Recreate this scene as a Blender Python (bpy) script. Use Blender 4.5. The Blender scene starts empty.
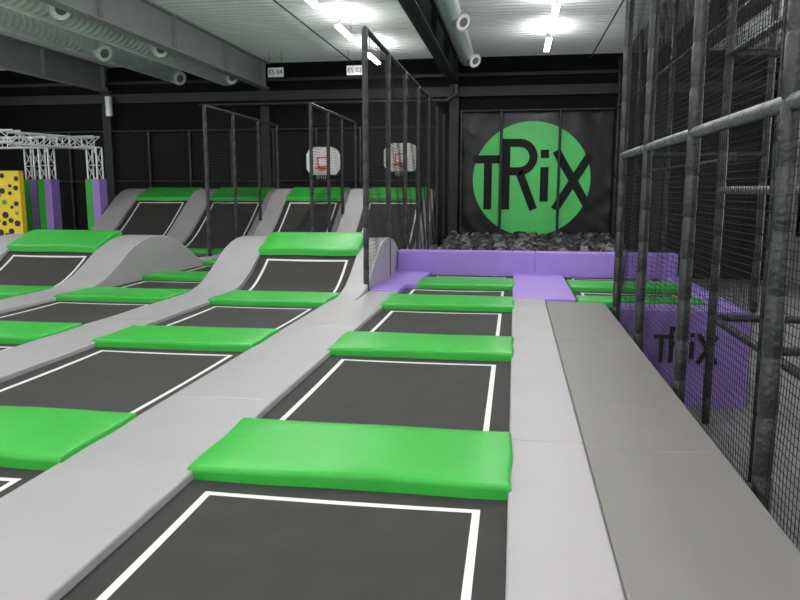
import bpy, math, random
from mathutils import Vector, Matrix, Euler
random.seed(7)
S=bpy.context.scene
S.view_settings.view_transform='Standard'

# ---------------------------------------------------------------- materials
def mat(name,col,rough=.6,var=.06,vscale=3.0,bump=0.0,bscale=60,metal=0,spec=.5,emit=0,detail=4,coat=0):
    m=bpy.data.materials.new(name); m.use_nodes=True
    nt=m.node_tree; n=nt.nodes; l=nt.links
    b=n['Principled BSDF']
    b.inputs['Roughness'].default_value=rough
    b.inputs['Metallic'].default_value=metal
    b.inputs['Specular IOR Level'].default_value=spec
    tc=n.new('ShaderNodeTexCoord')
    nz=n.new('ShaderNodeTexNoise'); nz.inputs['Scale'].default_value=vscale; nz.inputs['Detail'].default_value=detail
    l.new(tc.outputs['Object'],nz.inputs['Vector'])
    r=n.new('ShaderNodeValToRGB')
    c=Vector(col)
    lo=c*(1-var); hi=c*(1+var)
    r.color_ramp.elements[0].position=.3; r.color_ramp.elements[1].position=.7
    r.color_ramp.elements[0].color=(*lo,1); r.color_ramp.elements[1].color=(*hi,1)
    l.new(nz.outputs['Fac'],r.inputs['Fac']); l.new(r.outputs['Color'],b.inputs['Base Color'])
    if bump:
        n2=n.new('ShaderNodeTexNoise'); n2.inputs['Scale'].default_value=bscale; n2.inputs['Detail'].default_value=2
        l.new(tc.outputs['Object'],n2.inputs['Vector'])
        bp=n.new('ShaderNodeBump'); bp.inputs['Strength'].default_value=bump; bp.inputs['Distance'].default_value=.02
        l.new(n2.outputs['Fac'],bp.inputs['Height']); l.new(bp.outputs['Normal'],b.inputs['Normal'])
    if emit:
        b.inputs['Emission Color'].default_value=(1,.98,.94,1); b.inputs['Emission Strength'].default_value=emit
    if coat: b.inputs['Coat Weight'].default_value=coat
    return m
M_green=mat('green_vinyl',(.028,.355,.038),.42,.05,2,.3,5,spec=.4)
M_grey=mat('grey_vinyl',(.312,.300,.312),.45,.03,1.5,.3,5)
M_mat=mat('charcoal_grey_vinyl',(.155,.148,.141),.5,.04,1.2,.2,6)
M_purple=mat('purple_vinyl',(.30,.19,.58),.45,.05,2,.2,5)
M_bed=mat('trampoline_fabric',(.031,.029,.028),.72,.12,5,.3,350,spec=.3)
M_line=mat('white_line_webbing',(.68,.68,.66),.7,.05,30)
M_skirt=mat('black_skirt',(.015,.015,.015),.8)
M_foam=mat('black_post_foam',(.018,.019,.021),.36,.2,12,.5,25)
M_rail=mat('grey_rail_foam',(.085,.09,.095),.4,.15,10,.4,25)
M_cord=mat('net_cord',(.010,.010,.010),.8,spec=.2)
M_ceil=mat('ceiling_sheet_white',(.86,.88,.89),.5,.03,1)
M_wall=mat('wall_black_paint',(.007,.007,.008),.85,.2,2,spec=.2)
M_walld=mat('wall_dark_panel',(.011,.011,.012),.8,.2,3,spec=.25)
M_wallg=mat('wall_grey_paint',(.38,.38,.385),.8,.05,2)
M_floor=mat('floor_grey_rubber',(.18,.18,.185),.7,.1,4)
M_beamg=mat('steel_grey_paint',(.30,.31,.315),.6,.05,3)
M_beamd=mat('steel_dark_paint',(.020,.022,.024),.6,.1,3)
M_duct=mat('galvanised_duct',(.74,.77,.78),.30,.1,8,.1,20,metal=.35)
M_nozb=mat('nozzle_white',(.85,.87,.87),.4)
M_alu=mat('aluminium',(.80,.81,.82),.35,.05,5,metal=.3)
M_cube=mat('foam_dark',(.020,.020,.022),.9,.2,8)
M_cube2=mat('foam_mid',(.055,.055,.06),.9,.2,8)
M_cube3=mat('foam_light',(.15,.15,.16),.9,.2,8)
M_ban=mat('banner_vinyl_black',(.009,.009,.011),.30,.2,3,.5,2.4,spec=.4)
M_sgreen=mat('sign_green',(.085,.58,.13),.4,.04,3)
M_ink=mat('sign_black_ink',(.008,.012,.010),.6,spec=.2)
M_white=mat('white_board',(.92,.92,.92),.5,.02)
M_red=mat('red_orange_paint',(.85,.10,.02),.5)
M_yel=mat('yellow_panel',(.85,.60,.02),.5,.05)
M_dark=mat('black_hole_paint',(.01,.01,.01),.6)
M_tube=mat('lamp_tube_glow',(1,1,1),.5,0,1,emit=25)
M_lens=mat('lamp_housing',(.7,.7,.7),.5)

# ---------------------------------------------------------------- builder
class MB:
    def __init__(s): s.v=[]; s.f=[]; s.m=[]; s.mats=[]; s.sm=[]
    def mi(s,m):
        if m not in s.mats: s.mats.append(m)
        return s.mats.index(m)
    def add(s,vs,fs,m,smooth=False):
        o=len(s.v); k=s.mi(m); s.v+= [tuple(p) for p in vs]
        for f in fs: s.f.append(tuple(i+o for i in f)); s.m.append(k); s.sm.append(smooth)
    def box(s,x0,x1,y0,y1,z0,z1,m,rot=None):
        vs=[(x,y,z) for z in (z0,z1) for y in (y0,y1) for x in (x0,x1)]
        if rot is not None:
            c=Vector(((x0+x1)/2,(y0+y1)/2,(z0+z1)/2)); vs=[c+rot@(Vector(p)-c) for p in vs]
        s.add(vs,[(0,2,3,1),(4,5,7,6),(0,1,5,4),(2,6,7,3),(0,4,6,2),(1,3,7,5)],m)
    def tube(s,p0,p1,r,m,n=14,prof=None,caps=True):
        p0=Vector(p0);p1=Vector(p1); d=p1-p0; L=d.length; d.normalize()
        a=d.orthogonal().normalized(); b=d.cross(a)
        prof=prof or [(0,r),(1,r)]
        vs=[];fs=[]
        for t,rr in prof:
            c=p0+d*L*t
            for i in range(n):
                w=2*math.pi*i/n; vs.append(c+(a*math.cos(w)+b*math.sin(w))*rr)
        for j in range(len(prof)-1):
            for i in range(n):
                k=(i+1)%n; fs.append((j*n+i,j*n+k,(j+1)*n+k,(j+1)*n+i))
        s.add(vs,fs,m,True)
        if caps:
            o=(len(prof)-1)*n
            s.add(vs[:n],[tuple(range(n))[::-1]],m); s.add(vs[o:],[tuple(range(n))],m)
    def foam(s,p0,p1,r,m,n=14,step=.32):
        L=(Vector(p1)-Vector(p0)).length; k=max(1,int(L/step)); pr=[(0,r*.9)]
        for i in range(k):
            a=i/k; q=1/k; e=.02/L
            pr+=[(a+e,r),(a+q-e,r)]
            if i<k-1: pr+=[(a+q-e*.3,r*.9),(a+q+e*.3,r*.9)]
        pr.append((1,r*.9)); s.tube(p0,p1,r,m,n,pr)
    def obj(s,name,bevel=0,seg=3):
        me=bpy.data.meshes.new(name); me.from_pydata(s.v,[],s.f)
        for m in s.mats: me.materials.append(m)
        me.polygons.foreach_set('material_index',s.m); me.polygons.foreach_set('use_smooth',s.sm)
        me.update(); o=bpy.data.objects.new(name,me); S.collection.objects.link(o)
        if bevel:
            b=o.modifiers.new('bevel','BEVEL'); b.width=bevel; b.segments=seg; b.limit_method='ANGLE'; b.angle_limit=math.radians(50)
            for p in me.polygons: p.use_smooth=True
            w=o.modifiers.new('wn','WEIGHTED_NORMAL'); w.keep_sharp=True
        return o

def box(name,x0,x1,y0,y1,z0,z1,m,bevel=0):
    b=MB(); b.box(x0,x1,y0,y1,z0,z1,m); return b.obj(name,bevel)

def axis(h,r=.022):
    e=[0,.06,.18,.36,.6,1.0]
    a=[-h+r*k for k in e]; mid=[-h+(2*h)*k for k in (.12,.25,.4,.5,.6,.75,.88)]
    return a+mid+[-q for q in a[::-1]]
def edgeh(a,h,r=.022):
    d=h-abs(a)
    if d>=r: return 1.
    q=1-d/r
    return math.sqrt(max(0,1-q*q))
def cushion(name,x0,x1,y0,y1,z0,z1,m,prof=None):
    """flat vinyl pad with rounded rim; prof optional function y->base z"""
    cx=(x0+x1)/2;hx=(x1-x0)/2;cy=(y0+y1)/2;hy=(y1-y0)/2;T=z1-z0
    ph=random.random()*6; vs=[]
    AX=axis(hx);AY=axis(hy);n=len(AX)
    for b_ in AY:
        t=b_/hy
        for a_ in AX:
            a=a_/hx
            h=1-.032/T*(1-min(edgeh(a_,hx),edgeh(b_,hy)))
            puff=.010*(1-a**4)*(1-t**4)
            w=.006*math.sin(a*2.3+ph)*math.cos(t*1.4+ph)
            y=cy+b_+.010*math.sin(a*5+ph)*(1 if abs(t)>.9 else 0)
            x=cx+a_+.006*math.sin(t*4+ph)*(1 if abs(a)>.9 else 0)
            zb=prof(y) if prof else 0
            vs.append((x,y,z0+zb+T*h+w+puff))
    fs=[(j*n+i,j*n+i+1,(j+1)*n+i+1,(j+1)*n+i) for j in range(n-1) for i in range(n-1)]
    ring=[i for i in range(n)]+[j*n+n-1 for j in range(1,n)]+[(n-1)*n+i for i in range(n-2,-1,-1)]+[j*n for j in range(n-2,0,-1)]
    b=MB(); b.add(vs,fs,m,True)
    tp=[vs[k] for k in ring]; L=len(ring)
    bot=[(v[0],v[1],((prof(v[1]) if prof else 0)+z0-(.03 if prof else 0))) for v in tp]
    b.add(tp+bot,[(k,L+k,L+(k+1)%L,(k+1)%L) for k in range(L)],m,True)
    b.add(bot,[tuple(range(L))[::-1]],m)
    return b.obj(name)

def smoothprof(pts,step=.15):
    P=[Vector((p[0],p[1])) for p in pts]; out=[]
    for i in range(len(P)-1):
        p0=P[max(i-1,0)];p1=P[i];p2=P[i+1];p3=P[min(i+2,len(P)-1)]
        k=max(1,int((p2-p1).length/step))
        if abs(p1.y-p2.y)<1e-6 and abs(p0.y-p1.y)<1e-6 and abs(p2.y-p3.y)<1e-6: k=1
        for j in range(k):
            t=j/k
            out.append(.5*((2*p1)+(p2-p0)*t+(2*p0-5*p1+4*p2-p3)*t*t+(3*p1-p0-3*p2+p3)*t**3))
    out.append(P[-1]); return [(p.x,p.y) for p in out]

def strip(name,x0,x1,pts,m,bevel=.016):
    pr=smoothprof(pts); n=len(pr); b=MB()
    base=-.08
    vs=[(x,y,z) for (y,z) in pr for x in (x0,x1)]+[(x,y,base) for (y,z) in pr for x in (x0,x1)]
    o=2*n; fs=[]
    for i in range(n-1):
        fs.append((2*i,2*i+1,2*i+3,2*i+2)); fs.append((o+2*i,o+2*i+2,o+2*i+3,o+2*i+1))
        fs.append((2*i,2*i+2,o+2*i+2,o+2*i)); fs.append((2*i+1,o+2*i+1,o+2*i+3,2*i+3))
    fs.append((0,o,o+1,1)); fs.append((2*n-2,2*n-1,o+2*n-1,o+2*n-2))
    b.add(vs,fs,m,True); return b.obj(name,bevel)

def trampoline(x0,x1,pts,inset=.135,w=.040):
    pr=smoothprof(pts,.12)
    cum=[0]
    for i in range(1,len(pr)): cum.append(cum[-1]+math.hypot(pr[i][0]-pr[i-1][0],pr[i][1]-pr[i-1][1]))
    L=cum[-1]
    def at(s):
        for i in range(1,len(pr)):
            if s<=cum[i]+1e-9:
                t=(s-cum[i-1])/(cum[i]-cum[i-1]); return (pr[i-1][0]+(pr[i][0]-pr[i-1][0])*t, pr[i-1][1]+(pr[i][1]-pr[i-1][1])*t)
        return pr[-1]
    W=x1-x0
    xs=[0,inset,inset+w,W*.3,W*.5,W*.7,W-inset-w,W-inset,W]
    k=8
    ss=[0,inset,inset+w]+[inset+w+(L-2*inset-2*w)*i/k for i in range(1,k)]+[L-inset-w,L-inset,L]
    b=MB(); vs=[]
    nx=len(xs)
    for s in ss:
        y,z=at(s)
        for x in xs:
            sag=-.03*math.sin(math.pi*x/W)*math.sin(math.pi*s/L)
            vs.append((x0+x,y,z+sag))
    fb=[];fl=[]
    for j in range(len(ss)-1):
        sm=(ss[j]+ss[j+1])/2
        for i in range(nx-1):
            xm=(xs[i]+xs[i+1])/2
            inside=inset<xm<W-inset and inset<sm<L-inset
            inner=inset+w<xm<W-inset-w and inset+w<sm<L-inset-w
            f=(j*nx+i,j*nx+i+1,(j+1)*nx+i+1,(j+1)*nx+i)
            (fl if inside and not inner else fb).append(f)
    o=b.mi(M_bed); l=b.mi(M_line)
    b.v=vs
    for f in fb: b.f.append(f); b.m.append(o); b.sm.append(True)
    for f in fl: b.f.append(f); b.m.append(l); b.sm.append(True)
    n=len(ss)
    rim=[j*nx for j in range(n)]; rim2=[j*nx+nx-1 for j in range(n)]
    for R in (rim,rim2):
        v=[vs[i] for i in R]; vb=[(p[0],p[1],p[2]-.05) for p in v]
        b.add(v+vb,[(i,i+1,n+i+1,n+i) for i in range(n-1)],M_skirt)
    for R in (range(nx),range((n-1)*nx,n*nx)):
        v=[vs[i] for i in R]; vb=[(p[0],p[1],p[2]-.05) for p in v]
        b.add(v+vb,[(i,i+1,nx+i+1,nx+i) for i in range(nx-1)],M_skirt)
    return b.obj('trampoline')

def netcords(b,p0,p1,z0,z1,cell=.05,r=.0022,seg=.35,amp=.012,zf=None):
    p0=Vector((*p0,0));p1=Vector((*p1,0)); d=p1-p0;L=d.length;d.normalize(); nrm=Vector((d.y,-d.x,0))
    def P(s,z):
        return p0+d*s+Vector((0,0,z))+nrm*(amp*math.sin(s*2.1+z*1.3)+amp*.5*math.sin(s*7+z*5))
    def cord(pts,a,c):
        n=len(pts); vs=[]
        for p in pts: vs+=[p+a*r,p-a*.5*r+c*.87*r,p-a*.5*r-c*.87*r]
        fs=[(3*i+k,3*i+(k+1)%3,3*i+3+(k+1)%3,3*i+3+k) for i in range(n-1) for k in range(3)]
        b.add(vs,fs,M_cord)
    up=Vector((0,0,1))
    N=int(L/cell); K=max(2,int((z1-z0)/seg))
    for i in range(N+1):
        s=i*L/N; zb=zf(s) if zf else z0
        cord([P(s,zb+(z1-zb)*k/K) for k in range(K+1)],d,nrm)
    N=int((z1-z0)/cell); K=max(2,int(L/seg))
    for i in range(N+1):
        z=z0+i*(z1-z0)/N
        pts=[P(L*k/K,z) for k in range(K+1) if (not zf or z>=zf(L*k/K)-.03)]
        if len(pts)>1: cord(pts,up,nrm)

# ---------------------------------------------------------------- court layout
LANES={'R1':(-1.74,0.0),'L1':(-4.23,-2.56),'L2':(-6.60,-4.92),'L3':(-8.95,-7.25),'L4':(-11.3,-9.6)}
ROWS=[(.42,1.32),(3.60,4.47),(6.70,7.52),(9.52,10.42)]
ZB=0.0
def green(x0,x1,y0,y1,z=.082): return cushion('green_safety_pad',x0-.04,x1+.02,y0,y1,-.02,z,M_green)
HB=[(10.40,0),(10.85,.09),(11.3,.29),(11.7,.53)]
HS=[(9.9,.05),(10.3,.06),(10.75,.14),(11.2,.33),(11.65,.56),(12.1,.71),(12.5,.76),(12.95,.74),(13.4,.64),(13.9,.42),(14.4,.18),(14.9,.06),(15.2,.05),(15.4,.05)]
D=-2.3
BB=[(20.3+D,0),(21.0+D,.18),(21.8+D,.62),(22.8+D,1.32)]
BS=[(19.4+D,.05),(20.0+D,.05),(20.6+D,.12),(21.2+D,.36),(21.9+D,.80),(22.9+D,1.45),(23.4+D,1.62),(23.7+D,1.64)]
for ln,(x0,x1) in LANES.items():
    for a,c in ROWS: green(x0,x1,a,c)
    beds=[(-1.0,.42),(1.32,3.60),(4.47,6.70),(7.52,9.52)]
    if ln=='R1':
        green(-1.55,x1,11.66,12.6); trampoline(x0,x1,[(10.42,0),(11.66,0)]); trampoline(-1.55,x1,[(12.6,0),(13.58,0)])
    elif ln in('L1','L3'):
        trampoline(x0,x1,HB)
        def pf(y): return .545+(y-11.65)*.36-(max(0,y-12.1)**2)*.5
        cushion('green_safety_pad',x0-.03,x1+.03,11.65,12.5,.0,.085,M_green,prof=pf)
        b=MB(); b.box(x0,x1,12.0,12.45,-.08,.52,M_skirt); b.obj('crest_support_frame')
        beds+=[(12.5,14.6),(15.4,17.15)]; green(x0,x1,14.6,15.4); green(x0,x1,17.15,17.95)
    else:
        for a,c in ((12.0,12.8),(14.6,15.4),(17.15,17.95)): green(x0,x1,a,c)
        beds+=[(10.42,12.0),(12.8,14.6),(15.4,17.15)]
    for a,c in beds: trampoline(x0,x1,[(a,ZB),(c,ZB)])
    if ln!='R1':
        trampoline(x0,x1,BB)
        def pb(y): return 1.32+(y-20.5)*.33
        cushion('green_safety_pad',x0-.03,x1+.03,20.45,21.35,.0,.085,M_green,prof=pb)
        b=MB(); b.box(x0,x1,20.7,21.3,-.08,1.26,M_skirt); b.obj('crest_support_frame')

def seams(name,x0,x1,ys,m,z=.05):
    for a,c in zip(ys[:-1],ys[1:]): strip(name,x0,x1,[(a,z),(c,z)],m)
YS=[-1,1.35,4.4,7.5,10.4]
seams('grey_padding_strip',0.0,.46,YS,M_grey)
seams('grey_padding_strip',-2.56,-1.74,[-1,2.0,5.0,8.0,9.9],M_grey)
strip('grey_padding_strip',-2.56,-2.21,HS+[(17.1,.05)],M_grey)
strip('grey_padding_strip',-2.21,-1.74,[(9.9,.05),(10.9,.05)],M_grey)
strip('grey_padding_strip',-2.56,-2.25,BS,M_grey)
for (a,c) in ((-4.92,-4.23),(-7.25,-6.60),(-9.6,-8.95)):
    seams('grey_padding_strip',a,c,[-1,2.0,5.0,8.0,9.9],M_grey)
    strip('grey_padding_strip',a,c,HS,M_grey)
    strip('grey_padding_strip',a,c,[(15.4,.05),(17.1,.05)],M_grey)
    strip('grey_padding_strip',a,c,BS,M_grey)
seams('grey_padding_strip',-12.0,-11.3,[-1,4,9,14,17.1],M_grey)
strip('grey_padding_strip',-12.0,-11.3,BS,M_grey)
seams('walkway_mat',.46,1.26,[-2.2,1.3,4.33,7.5,10.2],M_mat,.055)
# purple zone
strip('purple_padding_strip',-2.21,-1.74,[(10.9,.07),(11.64,.07)],M_purple)
strip('purple_padding_strip',-2.21,-1.55,[(11.64,.07),(13.6,.07)],M_purple)
strip('purple_padding_strip',0.0,.90,[(10.4,.06),(13.6,.06)],M_purple)
strip('purple_padding_strip',2.62,3.0,[(9.72,.06),(13.6,.06)],M_purple)
strip('purple_padding_strip',1.36,2.62,[(9.72,.06),(10.2,.06)],M_purple)
green(.95,2.6,10.2,10.7); trampoline(.93,2.6,[(10.7,0),(11.7,0)],.13); green(.95,2.6,11.7,12.55); trampoline(.93,2.6,[(12.55,0),(13.58,0)],.13)
b=MB()
for a,c in ((-2.2,.4),(.4,2.95)): b.box(a+.001,c-.001,13.6,14.0,-.08,.45,M_purple)
b.obj('purple_pit_barrier',.02)

# platform bodies
box('court_platform',-12.0,-2.2,-1.0,21.4,-1.2,-.08,M_skirt)
box('court_platform',-2.2,1.30,-2.2,13.6,-1.2,-.08,M_skirt)
box('court_platform',1.30,3.0,9.72,13.6,-1.2,-.08,M_skirt)
box('court_platform',-2.2,3.0,13.6,23.75,-1.2,-.35,M_skirt)

def stroke(b,pts,w,T,m,z=.0,thick=.006):
    N=len(pts)
    for i,((x0,y0),(x1,y1)) in enumerate(zip(pts[:-1],pts[1:])):
        d=Vector((x1-x0,y1-y0)); L=d.length or 1; d/=L; n=Vector((-d.y,d.x))*w/2
        q=[Vector((x0,y0))+n,Vector((x0,y0))-n,Vector((x1,y1))-n,Vector((x1,y1))+n]
        zz=z+.0002*i
        vs=[T(p.x,p.y,zz+thick) for p in q]+[T(p.x,p.y,0) for p in q]
        b.add(vs,[(0,1,2,3),(4,7,6,5),(0,4,5,1),(1,5,6,2),(2,6,7,3),(3,7,4,0)],m)
        if i<N-2:
            c=[(x1+w/2*math.cos(a*math.pi/8),y1+w/2*math.sin(a*math.pi/8)) for a in range(16)]
            b.add([T(p[0],p[1],zz+thick+.0001) for p in c],[tuple(range(16))],m)
arc=[(-25,-36),(-12,-36)]+[(-12+14*math.sin(t*math.pi/10),-22-14*math.cos(t*math.pi/10)) for t in range(1,11)]+[(-25,-8)]
LOGO=[([(-57,-20),(-28,-20)],8),([(-43,-20),(-43,30)],8),
      ([(-25,-40),(-25,30)],8),(arc,8),([(-12,-8),(3,30)],8),
      ([(13,-12),(13,22)],8),([(13,-29),(13,-21)],8),
      ([(24,-28),(58,30)],8),([(57,-24),(24,30)],8)]
def logo(b,T,m,s=1,zz=.012):
    for k,(p,w) in enumerate(LOGO): stroke(b,[(x*s,y*s) for x,y in p],w*s,T,m,z=zz+.0021*k)

b=MB(); b.box(1.40,3.0,9.60,9.72,-1.2,.06,M_purple)
T=lambda x,y,z:(2.22+x*.0068,9.60-z,-.42-y*.0068)
logo(b,T,M_ink,1,0.001); b.obj('purple_end_panel')

YW=24.0
b=MB()
nx,nz=40,34; vs=[]
for j in range(nz+1):
    for i in range(nx+1):
        x=-1.80+4.8*i/nx; z=-.3+4.35*j/nz
        r=math.hypot((x-.5)/1.95,(z-1.98)/1.9)
        a=.022*max(0,min(1,(r-1.0)*4))
        vs.append((x,YW-.06+a*math.sin(x*6+2*math.sin(z*2.3))*math.cos(z*3.4+x*2),z))
b.add(vs,[(j*(nx+1)+i,j*(nx+1)+i+1,(j+1)*(nx+1)+i+1,(j+1)*(nx+1)+i) for j in range(nz) for i in range(nx)],M_ban,True)
cx,cz=.50,1.94; k=.0322
n=72; disc=[(cx+1.87*math.cos(2*math.pi*i/n),YW-.068,cz+1.83*math.sin(2*math.pi*i/n)) for i in range(n)]
db=[(p[0],YW-.055,p[2]) for p in disc]
b.add(disc+db,[tuple(range(n))]+[(i,(i+1)%n,n+(i+1)%n,n+i) for i in range(n)],M_sgreen)
T=lambda x,y,z:(cx+x*k,YW-.068-z,cz-y*k)
logo(b,T,M_ink,1,.001)
b.obj('round_logo_banner')
b=MB()
for x in (-1.75,-.47,1.36): b.foam((x,YW-.25,-.3),(x,YW-.25,4.1),.045,M_foam,10)
b.foam((-1.8,YW-.25,4.1),(3.0,YW-.25,4.1),.05,M_foam,10)
b.obj('pit_net_frame')

b=MB()
mats=[M_cube,M_cube,M_cube2,M_cube2,M_cube3]
for i in range(2400):
    s=random.uniform(.08,.10); x=random.uniform(-1.95,2.85); y=random.uniform(14.15,23.5)
    lift=.0+.15*max(0,(y-18)/6)
    z=random.uniform(-.22,.05)+lift
    R=Euler((random.uniform(-.7,.7),random.uniform(-.7,.7),random.random()*3)).to_matrix()
    b.box(x-s,x+s,y-s,y+s,z-s,z+s,random.choice(mats),R)
b.obj('foam_pit_cubes')

# ---------------------------------------------------------------- cages
XC=1.31
def cage(name,p0,p1,posts,z0,z1,rails,cell=.05,r=.0022,pr=.048,zf=None,railmat=M_foam,nz0=None):
    b=MB(); p0=Vector(p0);p1=Vector(p1);L=(p1-p0).length;d=(p1-p0)/L
    for s in posts:
        q=p0+d*s; zb=zf(s) if zf else z0
        b.foam((q.x,q.y,zb),(q.x,q.y,z1),pr,M_foam)
    for z in rails:
        b.foam((p0.x,p0.y,z),(p1.x,p1.y,z),pr*.85,railmat,12)
    netcords(b,p0,p1,z0+.02 if nz0 is None else nz0,z1,cell,r,zf=zf)
    return b.obj(name)
cage('safety_net_cage',(XC+.03,-2.2),(XC+.03,9.66),[.2,2.15,4.15,6.12,8.1,10.05,11.8],-1.2,5.6,[2.03],.045,.0022,.05,railmat=M_rail)
cage('safety_net_cage',(XC+.03,9.66),(3.05,9.66),[.85,1.7],.06,5.6,[2.03,4.1],.06)
cage('safety_net_cage',(3.08,9.7),(3.08,23.5),[2,4,6,8,10,12,13.8],-1.2,5.6,[2.03,4.1],.07,.003)
cage('safety_net_cage',(-2.24,10.85),(-2.24,23.5),[0,2,4,6,8,10,12],.05,3.95,[3.95],.06,.0032,.045)
def bsz(s,y0):
    y=y0+s
    for (a,za),(c,zc) in zip(BS[:-1],BS[1:]):
        if a<=y<=c: return za+(zc-za)*(y-a)/(c-a)+.02
    return .06
cage('safety_net_cage',(-7.05,16.0),(-7.05,21.2),[0,1.7,3.5,5.1],.06,3.50,[3.50],.07,.0038,.045,zf=lambda s:bsz(s,16.0))
cage('safety_net_cage',(-4.75,16.7),(-4.75,21.6),[0,1.6,3.1,4.8],.06,3.58,[3.58],.07,.0030,.045,zf=lambda s:bsz(s,16.7))

# ---------------------------------------------------------------- play frame right
b=MB()
for x in (2.35,3.9,5.4):
    for y in (-.5,1.4,3.3,5.2,7.1,8.9):
        b.foam((x,y,-1.2),(x,y,4.6),.05,M_foam,12)
for x in (2.35,3.9,5.4):
    for z in (.1,1.6,3.1,4.6): b.foam((x,-.5,z),(x,8.9,z),.045,M_foam if z!=1.6 else M_rail,10)
for y in (-.5,1.4,3.3,5.2,7.1,8.9):
    for z in (.1,1.6,3.1,4.6): b.foam((2.35,y,z),(5.4,y,z),.045,M_foam,10)
for (x0,x1,y0,y1,z,m) in ((2.4,3.85,5.25,7.05,1.6,M_purple),(3.95,5.35,3.35,5.15,1.6,M_mat),(3.95,5.35,5.3,7.0,3.1,M_purple),(3.95,5.35,7.2,8.8,.1,M_mat),(2.4,3.85,3.35,5.15,.1,M_skirt)):
    b.box(x0,x1,y0,y1,z-.04,z+.05,m)
for i in range(4): b.box(2.5,3.8,2.0+i*.3,2.3+i*.3,-1.1+i*.3,-.9+i*.3,M_mat)
netcords(b,(3.9,-.5),(3.9,8.9),-1.1,4.6,.09,.0028)
b.obj('soft_play_frame')

# ---------------------------------------------------------------- building shell
XL,XR=-19,8.5
box('floor',XL,XR,-4,YW+.3,-1.3,-1.2,M_floor)
box('wall_back',XL,XR,YW,YW+.3,-1.2,5.85,M_wall)
def open_side_wall(name,x0,x1,m):  # side wall out of view; openings added so world light brightens the ceiling
    b=MB()
    b.box(x0,x1,-4,YW+.3,-1.2,.2,m); b.box(x0,x1,-4,YW+.3,5.3,5.85,m)
    y=-4
    while y<YW: b.box(x0,x1,y,y+.5,.2,5.3,m); y+=3.4
    b.box(x0,x1,YW-3,YW+.3,.2,5.3,m)
    b.obj(name)
open_side_wall('wall_left',XL-.2,XL,M_wallg)
open_side_wall('wall_right',XR,XR+.2,M_wallg)
b=MB(); per=.28; y=-4; pr=[]
while y<YW+.3:
    pr+=[(y,5.80),(y+.10,5.80),(y+.14,5.87),(y+.24,5.87)]; y+=per
vs=[(x,a,z) for (a,z) in pr for x in (XL,XR)]
b.add(vs,[(2*i,2*i+2,2*i+3,2*i+1) for i in range(len(pr)-1)],M_ceil)
b.box(XL,XR,-4,YW+.3,5.9,5.98,M_ceil)
b.obj('ceiling')

def ibeam(x,m,zb=4.95,zt=5.80,fw=.30):
    b=MB()
    b.box(x-fw/2,x+fw/2,-4,YW,zb,zb+.035,m); b.box(x-fw/2,x+fw/2,-4,YW,zt-.035,zt,m); b.box(x-.012,x+.012,-4,YW,zb,zt,m)
    y=-2
    while y<YW: b.box(x-fw/2+.01,x+fw/2-.01,y-.01,y+.01,zb,zt,m); y+=3.2
    b.obj('steel_roof_beam')
    box('steel_column',x-.15,x+.15,YW-.2,YW-.01,-1.2,zb,M_beamd)
for x,m in ((-14.1,M_beamg),(-8.35,M_beamg),(-2.0,M_beamd),(4.4,M_beamd)): ibeam(x,m)
b=MB(); b.box(XL,XR,YW-.32,YW-.02,4.55,4.85,M_beamd); b.box(XL,XR,YW-.4,YW-.02,5.15,5.25,M_beamd); b.obj('steel_cross_beam')
b=MB()
b.tube((-10.5,YW-.5,4.42),(-2.2,YW-.5,4.42),.07,M_foam,12); b.tube((-13.8,YW-.5,4.75),(-13.8,YW-.5,4.1),.12,M_duct,12)
b.tube((-2.2,YW-.5,4.42),(-1.9,YW-.5,4.6),.07,M_foam,12); b.tube((-1.9,YW-.5,4.6),(-1.9,YW-.5,4.9),.07,M_foam,12)
b.obj('drain_pipe')
b=MB(); x=-18.6
while x<-2.3:
    b.box(x+.04,x+1.46,YW-.07,YW-.01,.0,3.55,M_walld)
    b.foam((x,YW-.13,-.3),(x,YW-.13,3.65),.05,M_foam,10,step=.6)
    x+=1.5
b.foam((-18.6,YW-.13,3.62),(-2.4,YW-.13,3.62),.05,M_foam,10,step=.6)
b.foam((-18.6,YW-.13,1.9),(-2.4,YW-.13,1.9),.035,M_foam,10,step=.6)
b.obj('padded_fence_frame')
def duct(x,z,r,y0,y1,noz,nr,side,m=M_duct):
    b=MB(); L=y1-y0; pr=[(0,r)]; y=.0
    while y<L-.3:
        y+=.22; pr+=[((y-.02)/L,r),(y/L,r*1.04),((y+.02)/L,r)]
    pr.append((1,r)); b.tube((x,y0,z),(x,y1,z),r,m,28,pr)
    for yy in noz:
        for sd in side:
            d=Vector((sd*.75,-.45,-.35)).normalized(); c=Vector((x,yy,z))+d*r*.8
            b.tube(c,c+d*.28,nr,m,18,[(0,nr*1.1),(.6,nr*.9),(.8,nr*1.15),(1,nr*1.15)],False)
            c2=c+d*.26
            b.tube(c2,c2+d*.02,nr,M_nozb,18,[(0,nr*1.1),(1,nr*1.0)])
            b.tube(c2+d*.02,c2+d*.035,nr,M_mat,18,[(0,nr*.6),(1,nr*.55)])
    return b.obj('ventilation_duct')
duct(-9.15,5.25,.36,-3.5,22.6,(5,9.5,13.6,17.6,22.2),.20,(1,))
duct(-11.2,5.35,.25,-3.5,23.2,(18.6,23.0),.20,(1,))
duct(-1.45,5.36,.22,-3.5,21.6,(7,12,16.4,21.1),.17,(.6,))
b=MB()
for x in (-5.2,2.2): b.tube((x,-3.5,5.62),(x,YW-.5,5.62),.02,M_beamd,8)
b.obj('sprinkler_pipe')

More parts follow.
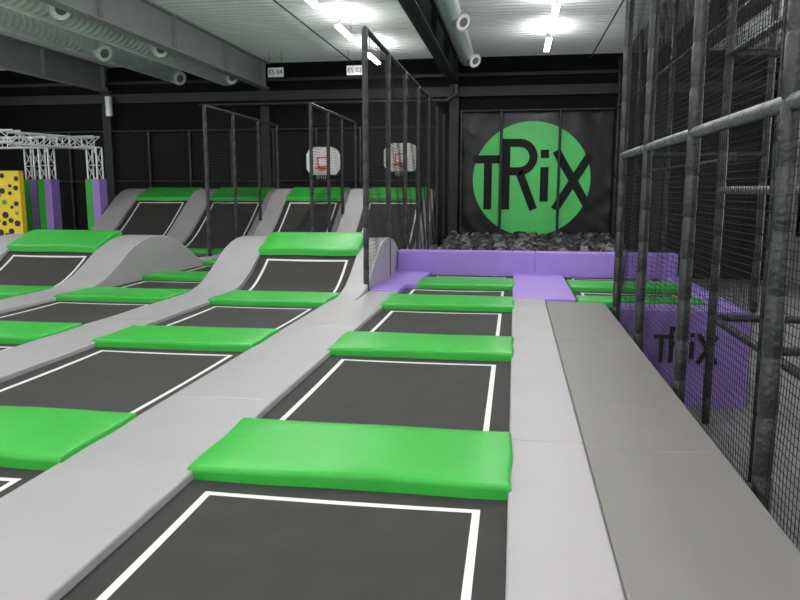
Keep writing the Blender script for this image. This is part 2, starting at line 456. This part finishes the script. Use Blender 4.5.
# lamps, some added as fill: open battens on drop wires, tube radiates down and up
def lamp(x,y,w=42,up=22):
    b=MB(); b.box(x-.03,x+.03,y-.8,y+.8,5.34,5.39,M_lens); b.box(x-.065,x+.065,y-.78,y+.78,5.29,5.34,M_tube)
    for yy in (y-.6,y+.6): b.tube((x,yy,5.38),(x,yy,5.8),.008,M_beamd,6)
    b.obj('ceiling_tube_lamp')
    for nm,z,e,rx,sx in (('tube_light_down',5.28,w,0,.1),('tube_light_up',5.40,up,math.pi,.1)):
        ld=bpy.data.lights.new(nm,'AREA'); ld.shape='RECTANGLE'; ld.size=sx; ld.size_y=1.56; ld.energy=e; ld.color=(1,.985,.96)
        o=bpy.data.objects.new(nm,ld); o.location=(x,y,z); o.rotation_euler=(rx,0,0); S.collection.objects.link(o)
for y in (-2,1.3,4.6,7.9,11.2): lamp(-4.1,y,40,40)
for y in (14.3,17.6,21.1): lamp(-4.1,y,50,15)
for y in (-2,1.3,4.6,7.9,11.2): lamp(.75,y,40,40)
for y in (16.4,19.8): lamp(.75,y,55,17)
for y in (-1,3.5,8,12): lamp(-12.6,y,66,60)  # unseen row, added to light the left side of the court
for y in (0,4,8): lamp(5.9,y,55,40)  # added fill lamps out of frame, brighten the area behind the right net

def sign(x,z,txt,y=22.2):
    b=MB(); b.box(x-.25,x+.25,y,y+.02,z-.14,z+.14,M_white)
    for s in (-.2,.2): b.tube((x+s,y+.01,z+.14),(x+s,y+.01,5.8),.006,M_beamd,6)
    o=b.obj('hanging_lane_sign')
    c=bpy.data.curves.new('sign_text','FONT'); c.body=txt; c.size=.20; c.align_x='CENTER'; c.align_y='CENTER'; c.extrude=.002
    t=bpy.data.objects.new('sign_text',c); t.location=(x,y-.004,z); t.rotation_euler=(math.pi/2,0,0); c.materials.append(M_dark); S.collection.objects.link(t)
    t.parent=o
sign(-7.4,5.2,'ES 04'); sign(-4.9,5.2,'ES 03')

def hoop(x,z):
    b=MB(); y=YW-.22
    w,h=.58,.46; pts=[(-w*.75,-h),(w*.75,-h),(w,-h*.6),(w,h*.45),(w*.85,h*.8),(w*.5,h),(-w*.5,h),(-w*.85,h*.8),(-w,h*.45),(-w,-h*.6)]
    n=len(pts)
    def slab(sc,ya,yb,m):
        v=[(x+p[0]*sc,ya,z+p[1]*sc) for p in pts]+[(x+p[0]*sc,yb,z+p[1]*sc) for p in pts]
        b.add(v,[tuple(range(n)),tuple(range(2*n-1,n-1,-1))]+[(i,n+i,n+(i+1)%n,(i+1)%n) for i in range(n)],m)
    slab(1.06,y,y+.03,M_dark); slab(.99,y-.006,y,M_white)
    for (a,c,d,e) in ((-.2,.2,.09,.13),(-.2,.2,-.2,-.16),(-.2,-.16,-.2,.13),(.16,.2,-.2,.13)):
        b.box(x+a,x+c,y-.012,y-.006,z+d,z+e,M_red)
    N=24; R=.21; c0=Vector((x,y-.28,z-.25))
    for i in range(N):
        a=2*math.pi*i/N; a2=2*math.pi*(i+1)/N
        b.tube(c0+Vector((R*math.cos(a),R*math.sin(a),0)),c0+Vector((R*math.cos(a2),R*math.sin(a2),0)),.022,M_red,6)
        if i%2: continue
        t=c0+Vector((R*math.cos(a),R*math.sin(a),0)); q=c0+Vector((.6*R*math.cos(a2),.6*R*math.sin(a2),-.36)); b.tube(t,q,.004,M_white,4)
        a0=2*math.pi*(i-1)/N; q=c0+Vector((.6*R*math.cos(a0),.6*R*math.sin(a0),-.36)); b.tube(t,q,.004,M_white,4)
    b.box(x-.05,x+.05,y-.09,y-.01,z-.3,z-.2,M_red)
    b.box(x-.06,x+.06,y+.03,YW-.08,z-.3,z+.3,M_dark)
    b.obj('basketball_hoop')
hoop(-6.35,2.56); hoop(-3.72,2.66)

def truss(b,p0,p1,s=.15,step=.4):
    p0=Vector(p0);p1=Vector(p1);d=p1-p0;L=d.length;d.normalize(); a=Vector((0,0,1)) if abs(d.z)<.5 else Vector((1,0,0)); c=d.cross(a).normalized(); a=c.cross(d)
    cs=[a*s+c*s,a*s-c*s,-a*s-c*s,-a*s+c*s]
    for q in cs: b.tube(p0+q,p1+q,.026,M_alu,8)
    n=max(1,int(L/step))
    for i in range(n):
        u=p0+d*L*i/n; v=p0+d*L*(i+1)/n
        for k in range(4):
            q,r=cs[k],cs[(k+1)%4]
            if i%2: q,r=r,q
            b.tube(u+q,v+r,.013,M_alu,6); b.tube(u+q,u+r,.013,M_alu,6)
b=MB()
truss(b,(-18.6,20,3.0),(-12.2,20,3.0)); truss(b,(-18.6,17.6,3.0),(-13.0,17.6,3.0))
truss(b,(-12.4,20,2.95),(-13.15,17.6,2.95)) 
for (x,y) in ((-12.3,20),(-13.85,20),(-14.75,20.6)):
    truss(b,(x,y,1.8),(x,y,2.85))
    b.box(x-.22,x,y-.2,y+.2,-1.2,1.92,M_green); b.box(x,x+.22,y-.2,y+.2,-1.2,1.92,M_purple)
b.obj('obstacle_course_truss')
b=MB(); b.box(-17.2,-14.15,19.1,19.3,-1.2,2.15,M_yel)
for i in range(14):
    for j in range(9):
        x=-17.0+i*.21+random.uniform(-.04,.04); z=-1+j*.35+random.uniform(-.08,.08)+(.17 if i%2 else 0); r=random.uniform(.04,.10)
        if z>2.05: continue
        b.tube((x,19.1,z),(x,19.085,z),r,M_dark if random.random()<.8 else M_green,14)
b.obj('yellow_climbing_board')

# ---------------------------------------------------------------- world + camera
w=bpy.data.worlds.new('world'); S.world=w; w.use_nodes=True
w.node_tree.nodes['Background'].inputs[0].default_value=(.96,.98,1,1)
w.node_tree.nodes['Background'].inputs[1].default_value=1.9
f=720.; th=math.atan(110/f); psi=math.atan(115*math.cos(th)/f)
cd=bpy.data.cameras.new('camera'); cd.sensor_width=36; cd.lens=36*f/800; cd.clip_end=200
co=bpy.data.objects.new('camera',cd); co.location=(0,0,1.6); co.rotation_euler=(math.pi/2-th,0,psi)
S.collection.objects.link(co); S.camera=co
